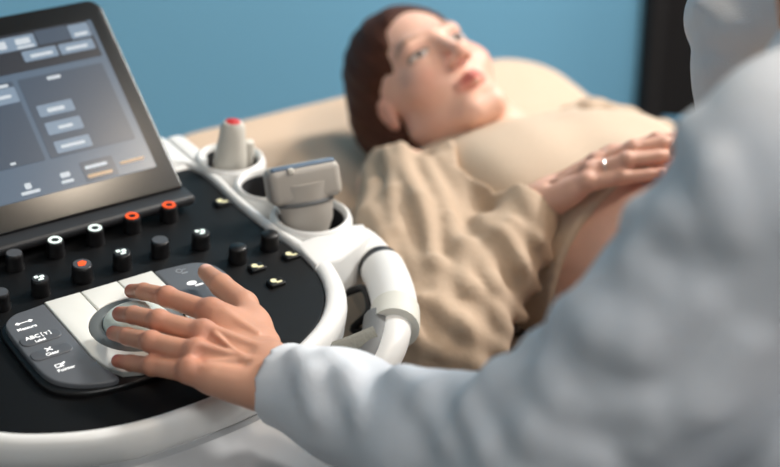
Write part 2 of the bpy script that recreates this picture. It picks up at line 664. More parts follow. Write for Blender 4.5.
# --- screen
ST = R(43)
SB = np.array([0, math.cos(ST), math.sin(ST)]); SN = np.array([0, -math.sin(ST), math.cos(ST)]); SO = np.array([0.162, 0.167, 0.938])
sfr = lambda a, b, w=0.0: SO + np.array([1., 0, 0]) * a + SB * b + SN * w
scr = MB(); prism(scr, rrect(-0.325, 0.0, 0.0, 0.2485, (0.004, 0.004, 0.016, 0.016), 8), -0.018, 0.0, sfr, 0.002)
screen = scr.build('touch_screen', M['bezel'], con, sharp=40)
mb = MB(); prism(mb, rrect(-0.306, 0.031, -0.0195, 0.2235, 0.001, 2), -0.001, 0.0004, sfr, 0.0002, 1)
M['ui_back'] = mat('screen_background', srgb(98, 124, 150), 0.25, 0.10, 9, emit=0.6, dark=True)
M['ui_mid'] = mat('screen_panel', srgb(70, 92, 116), 0.25, 0.08, 9, emit=0.6, dark=True)
M['ui_dark'] = mat('screen_bar', srgb(24, 38, 56), 0.25, 0.08, 9, emit=0.6, dark=True)
M['ui_btn'] = mat('screen_button', srgb(146, 170, 194), 0.25, 0.10, 30, emit=0.68, dark=True)
M['ui_text'] = mat('screen_text', srgb(222, 232, 240), 0.3, 0.03, 30, emit=0.8, dark=True)
M['ui_warm'] = mat('screen_text_warm', srgb(226, 190, 150), 0.3, 0.03, 30, emit=0.75, dark=True)
disp = mb.build('display', M['ui_back'], screen, smooth=False)


def ui(name, rects, key, lift):
    mb = MB()
    for (a0, b0, a1, b1) in rects:
        sh_ = -0.04 * (b0 + b1) / 2
        a0, a1, b0, b1 = a0 + sh_, a1 + sh_, b0 * 0.949, b1 * 0.949
        prism(mb, rrect(a0 / 100, b0 / 100, a1 / 100, b1 / 100, min(0.0015, (b1 - b0) / 250), 3), 0.0002, lift, sfr, 0.0001, 1)
    return mb.build(name, M[key], screen, smooth=False)


ui('title_bar', [(-30.4, 18.6, -1.6, 23.6)], 'ui_dark', 0.0007)
for q in [(-30, 19.9, -16, 21.0), (-8.0, 21.5, -4.2, 23.4)]:
    ui('tab', [q], 'ui_mid', 0.0010)
for q in [(-12.4, 7.3, -2.4, 17.7), (-30.0, 7.3, -13.0, 17.7)]:
    ui('side_panel', [q], 'ui_mid', 0.0008)
ui('tool_bar', [(-10.0, 3.5, -6.2, 6.0)], 'ui_mid', 0.0010)
btns = [(-4.1, 21.4, -1.7, 23.3), (-10.4, 19.7, -6.4, 21.1), (-6.1, 19.7, -2.0, 21.1), (-13.2, 21.4, -8.2, 23.2),
        (-11.6, 12.5, -7.5, 14.0), (-11.6, 10.1, -7.5, 11.7), (-11.6, 7.7, -7.5, 9.2), (-16.4, 15.0, -12.9, 17.0),
        (-22.0, 15.0, -18.0, 17.0), (-22.0, 12.0, -18.0, 14.0), (-27.5, 15.0, -23.5, 17.0)]
for b in btns:
    ui('screen_button', [b], 'ui_btn', 0.0012)
words = [(-3.7, 21.7, -2.1, 22.1), (-9.6, 20.1, -7.0, 20.5), (-5.4, 20.1, -2.8, 20.5), (-10.5, 22.0, -8.8, 22.8), (-10.6, 21.5, -8.6, 21.8), (-12.6, 21.8, -11.6, 22.8),
         (-10.6, 12.9, -8.6, 13.4), (-10.3, 10.6, -8.6, 11.0), (-11.0, 8.2, -8.2, 8.6), (-15.6, 15.7, -13.6, 16.1), (-15.0, 17.1, -13.4, 17.45), (-9.0, 16.9, -7.4, 17.3),
         (-9.6, 5.0, -7.0, 5.4), (-17.3, 3.8, -15.2, 4.15), (-16.6, 4.4, -15.9, 5.1), (-12.7, 4.0, -11.3, 4.35), (-12.5, 4.7, -11.4, 5.3), (-17.0, 7.6, -16.4, 7.9)]
for q in words:
    ui('screen_lettering', [q], 'ui_text', 0.0016)
for q in [(-9.7, 3.9, -6.8, 4.3), (-5.6, 4.6, -2.8, 4.9)]:
    ui('screen_lettering', [q], 'ui_warm', 0.0016)
# base bar and support behind the glass
mb = MB(); box(mb, (0.335, 0.030, 0.012), pw(-0.001, 0.164, 0.0125), ax=(PU, PV, PN), bevel=0.005); mb.build('hinge_bar', M['charcoal'], con)
mb = MB(); box(mb, (0.24, 0.14, 0.03), sfr(-0.162, 0.10, -0.034), ax=(PU, SB, SN), bevel=0.01)
box(mb, (0.16, 0.05, 0.05), pw(-0.001, 0.262, 0.020), ax=(PU, PV, PN), bevel=0.01); mb.build('screen_support', M['charcoal'], con)


# --- knobs
def knob(x, y, style, scale=1.0):
    u, v = puv(x, y, 0.018)
    fr = lambda a, b, h: pw(u + a * scale, v + b * scale, h)
    mb = MB(); lathe(mb, [(0.0098, 0.0), (0.0098, 0.004), (0.0091, 0.0055), (0.0091, 0.0145), (0.0086, 0.0168), (0.0078, 0.0178), (0.0, 0.0180)], fr, 28, cap1=False)
    k = mb.build('knob', M['black'], con, sharp=50)
    mb = MB()
    if style in ('ring_white', 'ring_orange'):
        lathe(mb, [(0.0070, 0.0178), (0.0070, 0.0186), (0.0042, 0.0186), (0.0042, 0.0178)], fr, 28, cap1=False)
        mb.build('knob_icon', M['icon_white' if style == 'ring_white' else 'icon_orange'], k, sharp=30)
    elif style == 'cap':
        lathe(mb, [(0.0078, 0.0176), (0.0076, 0.0186), (0.0, 0.0188)], fr, 28, cap1=False); mb.build('cap', M['knob_cap'], k)
    elif style == 'orange':
        lathe(mb, [(0.0080, 0.0176), (0.0078, 0.0186), (0.0, 0.0186)], fr, 28, cap1=False); mb.build('cap', M['knob_cap'], k)
        m2 = MB(); prism(m2, [(-0.0045, -0.003), (0.001, -0.004), (0.0048, 0.0005), (0.002, 0.0042), (-0.003, 0.003)], 0.0184, 0.0192, fr, 0.0002, 1)
        m2.build('knob_icon', M['icon_orange'], k, smooth=False)
    elif style == 'glyph':
        lathe(mb, [(0.0080, 0.0176), (0.0078, 0.0184), (0.0, 0.0184)], fr, 28, cap1=False); mb.build('cap', M['charcoal'], k)
        m2 = MB()
        for q in ([(-0.005, 0.0005, -0.001, 0.0045)], [(0.000, -0.0010, 0.0045, 0.0030)], [(-0.003, -0.0045, 0.0025, -0.0020)]):
            prism(m2, rrect(*q[0], 0.0006, 2), 0.0183, 0.0190, fr, 0.0002, 1)
        m2.build('knob_icon', M['icon_white'], k, smooth=False)


for x, y, s, sc in [(14, 253, 'cap', 1), (55, 240, 'ring_white', 1), (95, 228, 'ring_white', 1), (132, 216, 'ring_orange', 1), (169, 205, 'ring_orange', 1),
                    (0, 292, 'cap', 1), (40, 278, 'glyph', 1), (82, 264, 'orange', 1.15), (122, 252, 'glyph', 1.05), (160, 240, 'cap', 1.05), (201, 232, 'glyph', 1.05),
                    (238, 246, 'plain', 1.05), (270, 233, 'plain', 1.05)]:
    knob(x, y, s, sc)
for x, y in [(222, 201), (291, 254), (257, 266), (276, 281)]:
    u, v = puv(x, y, 0.004)
    mb = MB(); prism(mb, rrect(u - 0.0085, v - 0.0065, u + 0.0085, v + 0.0065, 0.002, 3), -0.001, 0.004, pw, 0.001, 2)
    b = mb.build('button', M['black'], con, sharp=50)
    mb = MB(); prism(mb, circle(u - 0.002, v + 0.0015, 0.0034, 14), 0.0036, 0.0046, pw, 0.0002, 1)
    prism(mb, rrect(u - 0.001, v - 0.004, u + 0.0055, v - 0.0015, 0.0005, 2), 0.0036, 0.0046, pw, 0.0002, 1)
    mb.build('button_icon', M['icon_yellow'], b, smooth=False)

# --- key island with the trackball
BU, BV = 0.002, -0.032
isl = [np.array(p) for p in [(-0.113, 0.005), (-0.110, 0.030), (-0.095, 0.043), (-0.06, 0.047), (0.0, 0.050), (0.06, 0.047), (0.10, 0.043), (0.120, 0.028), (0.126, 0.0), (0.118, -0.055),
                               (0.10, -0.085), (0.065, -0.102), (0.0, -0.108), (-0.065, -0.106), (-0.098, -0.092), (-0.113, -0.065)]]
mb = MB(); prism(mb, catmull(isl, 5, True), -0.002, 0.0065, pw, 0.003, 4); island = mb.build('key_island', M['black'], con, sharp=60)
lk = catmull([np.array(p) for p in [(-0.109, 0.003), (-0.106, 0.028), (-0.093, 0.0405), (-0.078, 0.0425)]], 5) + [np.array((-0.0595, 0.0435)), np.array((-0.0595, -0.055))] + \
    catmull([np.array(p) for p in [(-0.0575, -0.075), (-0.052, -0.100), (-0.066, -0.1015), (-0.093, -0.088), (-0.108, -0.062), (-0.109, 0.003)]], 5)[:-1]
mb = MB(); prism(mb, lk, 0.004, 0.0115, pw, 0.002, 3); left_keys = mb.build('key_plate', M['key_grey'], con, sharp=50)
rk = [np.array((0.0595, -0.06)), np.array((0.0595, 0.0435))] + catmull([np.array(p) for p in [(0.085, 0.0425), (0.104, 0.039), (0.117, 0.026), (0.121, 0.0), (0.114, -0.052), (0.095, -0.08), (0.07, -0.092)]], 5)
mb = MB(); prism(mb, rk, 0.004, 0.0115, pw, 0.002, 3); right_keys = mb.build('key_plate', M['key_grey'], con, sharp=50)


def arc_key(u0, u1, top):
    """white key whose lower edge follows the trackball ring"""
    pts = [(u0, top), (u0, 0.0)]
    out = [(u0 + 0.0006, top), (u1 - 0.0006, top)]
    for i in range(13):
        u = u1 - 0.0006 + (u0 - u1 + 0.0012) * i / 12
        dv = 0.0462 ** 2 - (u - BU) ** 2
        out.append((u, BV + (math.sqrt(dv) if dv > 0 else 0.0)))
    return out


for u0, u1 in ((-0.0205, 0.0195), (0.0195, 0.0585)):
    mb = MB(); prism(mb, arc_key(u0, u1, 0.0455), 0.004, 0.0120, pw, 0.0015, 3); mb.build('white_key', M['key_white'], con, sharp=50)
# the large U-shaped white key that wraps the trackball
wk = [(-0.0585, 0.0455), (-0.0211, 0.0455)]
for i in range(25):
    a = math.atan2(math.sqrt(0.0462 ** 2 - (-0.0211 - BU) ** 2), -0.0211 - BU) + (2 * math.pi - 0.35 - 2.1) * i / 24
    wk.append((BU + 0.0462 * math.cos(a), BV + 0.0462 * math.sin(a)))
wk += [(0.0585, -0.020), (0.0585, -0.060), (0.050, -0.085), (0.030, -0.0985), (0.0, -0.103), (-0.030, -0.1025), (-0.046, -0.096), (-0.054, -0.080), (-0.0585, -0.058)]
mb = MB(); prism(mb, wk, 0.004, 0.0120, pw, 0.0015, 3); mb.build('white_key', M['key_white'], con, sharp=50)
bfr2 = lambda a, b, h: pw(BU + a, BV + b, h)
mb = MB(); lathe(mb, [(0.0455, 0.004), (0.0455, 0.0110), (0.0440, 0.0122), (0.0345, 0.0128), (0.0330, 0.0115), (0.0330, 0.004)], bfr2, 48, cap1=False); mb.build('trackball_ring', M['ring'], con, sharp=40)
prof = [(0.0328 * math.cos(a), 0.012 + 0.0145 * math.sin(a)) for a in np.linspace(-0.4, math.pi / 2, 12)]
mb = MB(); lathe(mb, prof, bfr2, 48, cap1=False); mb.build('trackball', M['ball'], con)

# raised keys and printing on the left plate
for (x, y) in [(39, 337), (50, 351)]:
    u, v = puv(x, y, 0.0125)
    mb = MB(); prism(mb, rrect(u - 0.019, v - 0.009, u + 0.021, v + 0.0065, 0.0065, 5), 0.010, 0.0128, pw, 0.0012, 3); mb.build('raised_key', M['key_grey_raised'], left_keys, sharp=50)


def label_at(mb, s, x, y, size, w):
    u, v = puv(x, y, w)
    vs, fs = text_geo(s, size, lambda a, b, h: pw(u + a, v + b, w + h))
    mb.put(vs, fs)


pr = MB()
for (s, x, y, sz, w) in [('Measure', 27, 327.8, 0.0048, 0.0117), ('ABC', 32.5, 337.4, 0.0064, 0.0130), ('Label', 40.5, 340.0, 0.0042, 0.0130),
                         ('Clear', 52.5, 353.0, 0.0050, 0.0130), ('Pointer', 66.3, 368.6, 0.0048, 0.0117)]:
    label_at(pr, s, x, y, sz * 1.18, w)
u, v = puv(46.0, 333.2, 0.0130)
fr = lambda a, b, h, u=u, v=v: pw(u + a, v + b, h)
for q in ((-0.0046, -0.0032, -0.0038, 0.0034), (-0.0046, 0.0027, -0.0030, 0.0034), (-0.0046, -0.0032, -0.0030, -0.0025), (0.0038, -0.0032, 0.0046, 0.0034), (0.0030, 0.0027, 0.0046, 0.0034),
          (0.0030, -0.0032, 0.0046, -0.0025), (-0.0018, 0.0012, 0.0018, 0.0020), (-0.0005, -0.0022, 0.0005, 0.0020)):
    prism(pr, rrect(*q, 0.0002, 2), 0.0126, 0.0132, fr, 0.0001, 1)
u, v = puv(23.8, 322.3, 0.0117)
fr = lambda a, b, h: pw(u + a, v + b, h)
prism(pr, rrect(-0.007, -0.0005, 0.007, 0.0005, 0.0002, 2), 0.0113, 0.0119, fr, 0.0001, 1)
for s in (-1, 1):
    prism(pr, [(s * 0.0035, -0.0004), (s * 0.0062, -0.0024), (s * 0.009, 0.0), (s * 0.0062, 0.0024)], 0.0113, 0.0119, fr, 0.0001, 1)
u, v = puv(48.5, 349.0, 0.0130)
for s in (-1, 1):
    c, q = math.cos(R(42 * s)), math.sin(R(42 * s))
    prism(pr, [(c * a - q * b, q * a + c * b) for a, b in rrect(-0.004, -0.0007, 0.004, 0.0007, 0.0003, 2)], 0.0126, 0.0132, lambda a, b, h, u=u, v=v: pw(u + a, v + b, h), 0.0001, 1)
u, v = puv(60.0, 364.8, 0.0117)
fr = lambda a, b, h, u=u, v=v: pw(u + a, v + b, h)
for q in (rrect(-0.005, 0.0012, 0.003, 0.0022, 0.0003, 2), rrect(-0.005, -0.0032, 0.003, -0.0022, 0.0003, 2), rrect(-0.005, -0.003, -0.004, 0.002, 0.0003, 2), [(-0.001, -0.001), (0.005, 0.0035), (0.006, 0.002), (0.0005, -0.0022)]):
    prism(pr, q, 0.0113, 0.0119, fr, 0.0001, 1)
pr.build('printing', M['print'], left_keys, smooth=False)
pr = MB(); u, v = puv(194, 283.5, 0.0117)
fr = lambda a, b, h, u=u, v=v: pw(u + a, v + b, h)
prism(pr, [(p[0] * 1.5, p[1]) for p in circle(-0.001, 0.002, 0.0036, 16)], 0.0113, 0.0120, fr, 0.0001, 1)
prism(pr, rrect(-0.001, -0.0055, 0.008, -0.0028, 0.0006, 2), 0.0113, 0.0120, fr, 0.0001, 1)
pr.build('printing', M['print'], right_keys, smooth=False)
pr = MB(); u, v = puv(179, 271, 0.0117)
fr = lambda a, b, h, u=u, v=v: pw(u + a, v + b, h)
lathe(pr, [(0.0036, 0.0114), (0.0036, 0.0119), (0.0026, 0.0119), (0.0026, 0.0114)], fr, 18, cap1=False)
prism(pr, rrect(0.0, -0.0065, 0.007, -0.0048, 0.0005, 2), 0.0113, 0.0119, fr, 0.0001, 1)
prism(pr, rrect(0.004, 0.0, 0.008, 0.001, 0.0003, 2), 0.0113, 0.0119, fr, 0.0001, 1)
pr.build('printing', M['icon_dim'], right_keys, smooth=False)

# --- probe holders on the right side
HOLD = [(0.2535, 0.226, 0.033), (0.258, 0.150, 0.031), (0.2635, 0.068, 0.037)]
for (u, v, r) in HOLD:
    fr = lambda a, b, h, u=u, v=v: pw(u + a, v + b, h)
    mb = MB(); lathe(mb, [(r + 0.004, -0.075), (r + 0.0065, -0.05), (r + 0.0085, -0.012), (r + 0.0085, 0.002), (r + 0.0065, 0.0075), (r + 0.003, 0.0095), (r, 0.0075), (r - 0.001, 0.002)], fr, 40, cap1=False)
    hd = mb.build('probe_holder', M['white'], con, sharp=60)
    mb = MB(); lathe(mb, [(r - 0.001, 0.003), (r - 0.002, -0.01), (r - 0.005, -0.060), (0.0, -0.062)], fr, 40, cap1=False)
    mb.build('liner', M['liner'], hd, sharp=60)
# bridge pieces tying the holders to the rim
mb = MB()
prism(mb, rrect(0.214, 0.245, 0.238, 0.315, (0.008, 0.010, 0.010, 0.008), 6), -0.05, 0.005, pw, 0.006, 4)
mb.build('holder_bracket', M['white'], con, sharp=60)
mb = MB()
prism(mb, [(0.212, -0.02), (0.245, -0.02), (0.30, 0.005), (0.306, 0.028), (0.285, 0.036), (0.218, 0.030)], -0.05, 0.006, pw, 0.006, 4)
mb.build('holder_bracket', M['white'], con, sharp=60)

# --- grab handle with its collar
hp = [pw(0.288, 0.042, -0.026), pw(0.303, 0.032, -0.024), pw(0.3035, 0.005, -0.024), pw(0.291, -0.040, -0.024), pw(0.262, -0.095, -0.024), pw(0.222, -0.142, -0.028), pw(0.178, -0.160, -0.050), pw(0.140, -0.145, -0.078), pw(0.11, -0.115, -0.095)]
mb = MB(); tube(mb, hp, [0.021, 0.021, 0.020, 0.019, 0.018, 0.017, 0.017, 0.016, 0.016], 20, 8)
handle = mb.build('grab_handle', M['white'], con)
cp = catmull(hp, 8)
mb = MB(); tube(mb, cp[21:36], 0.0240, 24, 1); mb.build('collar', M['white'], handle, sharp=50)
mb = MB(); tube(mb, cp[32:37], 0.0255, 24, 1); mb.build('band', M['warm_grey'], handle, sharp=50)
mb = MB(); tube(mb, cp[19:22], 0.0222, 24, 1); mb.build('gasket', M['charcoal'], handle, sharp=50)
gp = [p + (-cr * 0.017 - cf * 0.004) for p in cp[34:52]]
mb = MB(); tube(mb, gp, 0.0155, 16, 1); mb.build('grip', M['grey_rubber'], handle)
mb = MB(); tube(mb, [pxw(308, 362, -0.03), pxw(330, 353, -0.02), pxw(352, 345, -0.016), pxw(376, 335, -0.012)], 0.0095, 14, 6, flat=(cf, 0.30)); mb.build('strap', M['strap'], con)
mb = MB(); tube(mb, [pw(0.255, -0.01, -0.05), pw(0.268, -0.03, -0.035), pw(0.262, -0.05, -0.05), pw(0.250, -0.04, -0.075), pw(0.258, -0.062, -0.07), pw(0.248, -0.075, -0.09), pw(0.22, -0.06, -0.12)], 0.0042, 10, 8); mb.build('cable', M['black'], con)

# --- probes standing in the holders
u, v, r = HOLD[0]
p1 = empty('ultrasound_probe', pw(u, v, -0.06), 'slim pale ultrasound probe with a red tip, in the holder beside the screen', 'ultrasound probe', 'probes in the console holders')
ax = unit(PN + 0.06 * PU); e1 = unit(np.cross(PV, ax)); e2 = np.cross(ax, e1); b0 = pw(u - 0.0045, v - 0.002, -0.060)
fr = lambda a, b, h: b0 + e1 * a + e2 * b + ax * h
mb = MB(); lathe(mb, [(0.0, 0), (0.017, 0.0), (0.0195, 0.01), (0.0205, 0.06), (0.0195, 0.074), (0.0175, 0.088), (0.0160, 0.096), (0.0150, 0.108), (0.0110, 0.1145), (0.0, 0.116)], fr, 28, cap1=False, sx=1.0, sy=0.85); mb.build('probe_body', M['probe_white'], p1)
mb = MB(); lathe(mb, [(0.0095, 0.112), (0.0085, 0.1155), (0.004, 0.1175), (0.0, 0.1178)], fr, 20, cap1=False); mb.build('tip', M['red'], p1)
mb = MB(); box(mb, (0.014, 0.012, 0.05), fr(0.020, -0.004, 0.065), ax=(e1, e2, ax), bevel=0.005); mb.build('side_grip', M['probe_white'], p1)

u, v, r = HOLD[2]
p2 = empty('ultrasound_probe', pw(u, v, -0.06), 'large grey ultrasound probe with a blue striped head, in the holder nearest the grab handle', 'ultrasound probe', 'probes in the console holders')
ax = unit(np.array([0.02, 0.25, 0.96])); hd_c = pw(0.259, 0.066, 0) + ax * 0.046; Lh = 0.100; b0 = hd_c - ax * Lh
q1 = np.array([math.cos(R(15)), -math.sin(R(15)), 0]); e1 = unit(q1 - ax * (q1 @ ax)); e2 = np.cross(ax, e1)
fr = lambda a, b, h: b0 + e1 * a + e2 * b + ax * h
mb = MB(); lathe(mb, [(0.0, 0), (0.016, 0.0), (0.0175, 0.01), (0.0205, 0.042), (0.028, 0.056), (0.0310, Lh - 0.02), (0.034, Lh)], fr, 32, sx=1.0, sy=0.62); mb.build('probe_body', M['probe'], p2)
mb = MB(); box(mb, (0.081, 0.034, 0.040), fr(0, 0, Lh), ax=(e1, e2, ax), bevel=0.009, seg=4); head = mb.build('probe_head', M['probe'], p2)
mb = MB(); box(mb, (0.072, 0.009, 0.006), fr(0, -0.0090, Lh + 0.0190), ax=(e1, e2, ax), bevel=0.003); mb.build('lens', M['lens'], head)
mb = MB(); box(mb, (0.007, 0.006, 0.007), fr(-0.016, -0.0160, Lh + 0.0165), ax=(e1, e2, ax), bevel=0.002); mb.build('marker', M['probe_white'], head)
mb = MB(); lathe(mb, [(0.0305, Lh - 0.024), (0.0325, Lh - 0.0225), (0.0325, Lh - 0.0205), (0.0310, Lh - 0.019)], fr, 32, cap1=False, sy=0.64); mb.build('seam_ring', M['grey_rubber'], p2)

# ================================================================== THE DOCTOR'S HAND (built once, mirrored for the other hands)
WR = pxw(274, 379, 0.036)
MCP = [pxw(210, 312, 0.049), pxw(203, 334, 0.053), pxw(196, 353, 0.051), pxw(189, 372, 0.044)]
PIP = [pxw(167, 297, 0.046), pxw(159, 321, 0.054), pxw(151, 342, 0.049), pxw(152, 366, 0.035)]
DIP = [pxw(144, 291.5, 0.034), pxw(133.5, 315, 0.046), pxw(127.5, 336.5, 0.037), pxw(131, 363, 0.0255)]
TIP = [pxw(131.5, 291, 0.0225), pxw(119.5, 314, 0.0355), pxw(113.5, 333, 0.0265), pxw(118, 361, 0.0205)]
TH = [pxw(262, 345, 0.030), pxw(244, 305, 0.034), pxw(221, 285, 0.035), pxw(206, 272, 0.030)]
CARP = [pxw(268, 355, 0.036), pxw(272, 366, 0.039), pxw(270, 380, 0.038), pxw(264, 391, 0.034)]
h1 = unit(MCP[1] - WR)
h3 = PN - h1 * (PN @ h1); h3 = unit(h3)
h2 = unit((MCP[0] - MCP[3]) - h1 * ((MCP[0] - MCP[3]) @ h1) - h3 * ((MCP[0] - MCP[3]) @ h3))   # thumb side
HF = np.stack([h1, h2, h3])
loc = lambda p: HF @ (p - WR)
HL = {k: [loc(p) for p in v] for k, v in dict(M=MCP, P=PIP, D=DIP, T=TIP, H=TH, C=CARP).items()}


F1 = at(345, 407, 1.30)
ARM = HF @ (unit(F1 - WR) * 0.05)


def hand_prims(to, arm=None):
    g = {k: [to(p) for p in v] for k, v in HL.items()}
    dor = lambda p, d: to(p + np.array([0, 0, d]))
    out = []
    RM, RP, RD, RT = (0.0106, 0.0109, 0.0106, 0.0096), (0.0093, 0.0096, 0.0092, 0.0084), (0.0082, 0.0084, 0.0081, 0.0073), (0.0070, 0.0071, 0.0069, 0.0063)
    for i in range(4):
        out.append(C(g['M'][i], g['C'][i], RM[i] + 0.0012, 0.0155, 0.014))
    av = to(ARM) - to(np.zeros(3)) if arm is None else unit(np.asarray(arm) - to(np.zeros(3))) * 0.05
    out.append(C(g['C'][1], g['C'][1] + av, 0.0190, 0.017, 0.015))
    out.append(C(g['C'][2], g['C'][2] + av, 0.0185, 0.017, 0.015))
    out.append(C(g['C'][3], g['M'][3] + (g['C'][3] - g['M'][3]) * 0.35, 0.016, 0.0125, 0.014))
    # thumb and its muscle
    out.append(C(g['H'][0], g['H'][1], 0.0175, 0.0122, 0.014))
    out.append(C(g['H'][1], g['H'][2], 0.0132, 0.0108, 0.006))
    out.append(C(g['H'][2], g['H'][3], 0.0108, 0.0082, 0.004))
    out.append(C((g['H'][1] + g['H'][0]) / 2, g['M'][0] + (g['C'][0] - g['M'][0]) * 0.2, 0.0115, 0.0115, 0.018))
    for i in range(4):
        seg = []
        seg.append(C(g['M'][i], g['P'][i], RM[i] - 0.0002, RP[i], 0.0045))
        seg.append(C(g['P'][i], g['D'][i], RP[i] - 0.0002, RD[i], 0.003))
        seg.append(C(g['D'][i], g['T'][i], RD[i] - 0.0002, RT[i], 0.003))
        seg.append(E(dor(HL['M'][i], 0.0035), (RM[i] * 0.95), 0.006))
        seg.append(E(dor(HL['P'][i], 0.0012), (RP[i] * 1.03), 0.004))
        out.extend(seg)
    for i in range(4):                       # tendons
        a, b = HL['M'][i], HL['C'][i]
        out.append(C(dor(a, RM[i] - 0.0012), dor(a + (b - a) * 0.78, 0.0138), 0.0034, 0.0025, 0.0050))
        if i < 3:
            a2, b2 = (HL['M'][i] + HL['M'][i + 1]) / 2, (HL['C'][i] + HL['C'][i + 1]) / 2
            out.append(CUT(C(dor(a2 - np.array([0.006, 0, 0]), 0.0165), dor(a2 + (b2 - a2) * 0.6, 0.0195), 0.0058, 0.0045, 0.008)))
    # veins
    out.append(C(dor(HL['M'][1] * 0.85 + HL['M'][2] * 0.15 + np.array([-0.012, 0, 0]), 0.0115), dor(HL['M'][2] * 0.4 + HL['C'][2] * 0.6, 0.0140), 0.0018, 0.0018, 0.004))
    out.append(C(dor(HL['M'][3] * 0.5 + HL['M'][2] * 0.5 + np.array([-0.015, 0, 0]), 0.0110), dor(HL['M'][2] * 0.35 + HL['C'][2] * 0.65, 0.0135), 0.0018, 0.0018, 0.004))
    return out


def nails(to):
    out = []
    for i in range(4):
        a, b = HL['D'][i], HL['T'][i]
        d = unit(b - a); n = unit(np.array([0, 0, 1.0]) - d * d[2])
        out.append((to(b + d * 0.0005 + n * 0.0052), 0.0055))
    a, b = HL['H'][2], HL['H'][3]
    d = unit(b - a); n = unit(np.array([0.25, 0.1, 1.0]) - d * (np.array([0.25, 0.1, 1.0]) @ d))
    out.append((to(b - d * 0.001 + n * 0.0066), 0.0075))
    return out


def hand_tone(V, base, to):
    col = np.tile(base, (len(V), 1))
    red = lin(186, 92, 72)
    for k, w, r in (('M', 0.30, 0.011), ('P', 0.42, 0.008), ('D', 0.30, 0.007), ('T', 0.75, 0.0085)):
        for p in HL[k]:
            b = blob(V, to(p), r * 1.1) * w
            col = col * (1 - b) + red * b
    for i, (c, r) in enumerate(nails(to)):
        b = np.clip(blob(V, c, r * 0.62) * 1.7 - 0.25, 0, 1)
        col = col * (1 - b) + (lin(232, 184, 168) if i == 4 else lin(168, 84, 84)) * b
    return col


to_left = lambda p: WR + HF.T @ p
hand_L = hand_prims(to_left)


def framed(wrist, finger_dir, back_dir, thumb_hint, s=1.0):
    a = unit(finger_dir)
    c = unit(np.asarray(back_dir) - a * (np.asarray(back_dir) @ a))
    b = np.cross(c, a)
    if b @ np.asarray(thumb_hint) < 0:
        b = -b
    Fm = np.stack([a, b, c])
    return lambda p: np.asarray(wrist) + s * (Fm.T @ p)


# ================================================================== HEAD
def head_prims(to, s=1.0):
    q = lambda x, y, z: to(np.array([x, y, z]))
    o = to(np.zeros(3))
    AX = np.stack([to(np.eye(3)[i]) - o for i in range(3)])
    e = lambda c, r, k: E(q(*c), tuple(np.array(r)), k, AX)
    P = [e((0, -0.012, 0.035), (0.075, 0.094, 0.087), 0.03),
         e((0, 0.028, -0.035), (0.058, 0.060, 0.080), 0.03),
         C(q(0.014, 0.068, -0.098), q(-0.014, 0.068, -0.098), 0.0155, None, 0.025)]
    for sx in (1, -1):
        P += [C(q(sx * 0.050, 0.0, -0.055), q(sx * 0.016, 0.062, -0.096), 0.018, 0.014, 0.02),
              e((sx * 0.036, 0.058, -0.028), (0.026, 0.024, 0.026), 0.022)]
    P += [C(q(-0.034, 0.076, 0.022), q(0.034, 0.076, 0.022), 0.011, None, 0.02)]
    for sx in (1, -1):
        P += [CUT(e((sx * 0.032, 0.101, 0.004), (0.017, 0.016, 0.010), 0.012)),
              e((sx * 0.032, 0.0715, 0.003), (0.0135, 0.0125, 0.0115), 0.003)]
    P += [C(q(0, 0.086, 0.016), q(0, 0.108, -0.030), 0.0065, 0.0088, 0.012), e((0, 0.110, -0.034), (0.0095, 0.0095, 0.009), 0.006)]
    for sx in (1, -1):
        P += [e((sx * 0.011, 0.099, -0.037), (0.0072, 0.009, 0.0065), 0.005),
              C(q(sx * 0.020, 0.083, -0.064), q(sx * 0.004, 0.0945, -0.0605), 0.0035, 0.0050, 0.005),
              C(q(sx * 0.017, 0.0825, -0.0685), q(0, 0.0935, -0.0715), 0.0040, 0.0058, 0.005),
              e((sx * 0.074, -0.006, -0.008), (0.008, 0.015, 0.026), 0.006),
              CUT(e((sx * 0.088, -0.002, -0.004), (0.008, 0.009, 0.016), 0.006))]
    return P


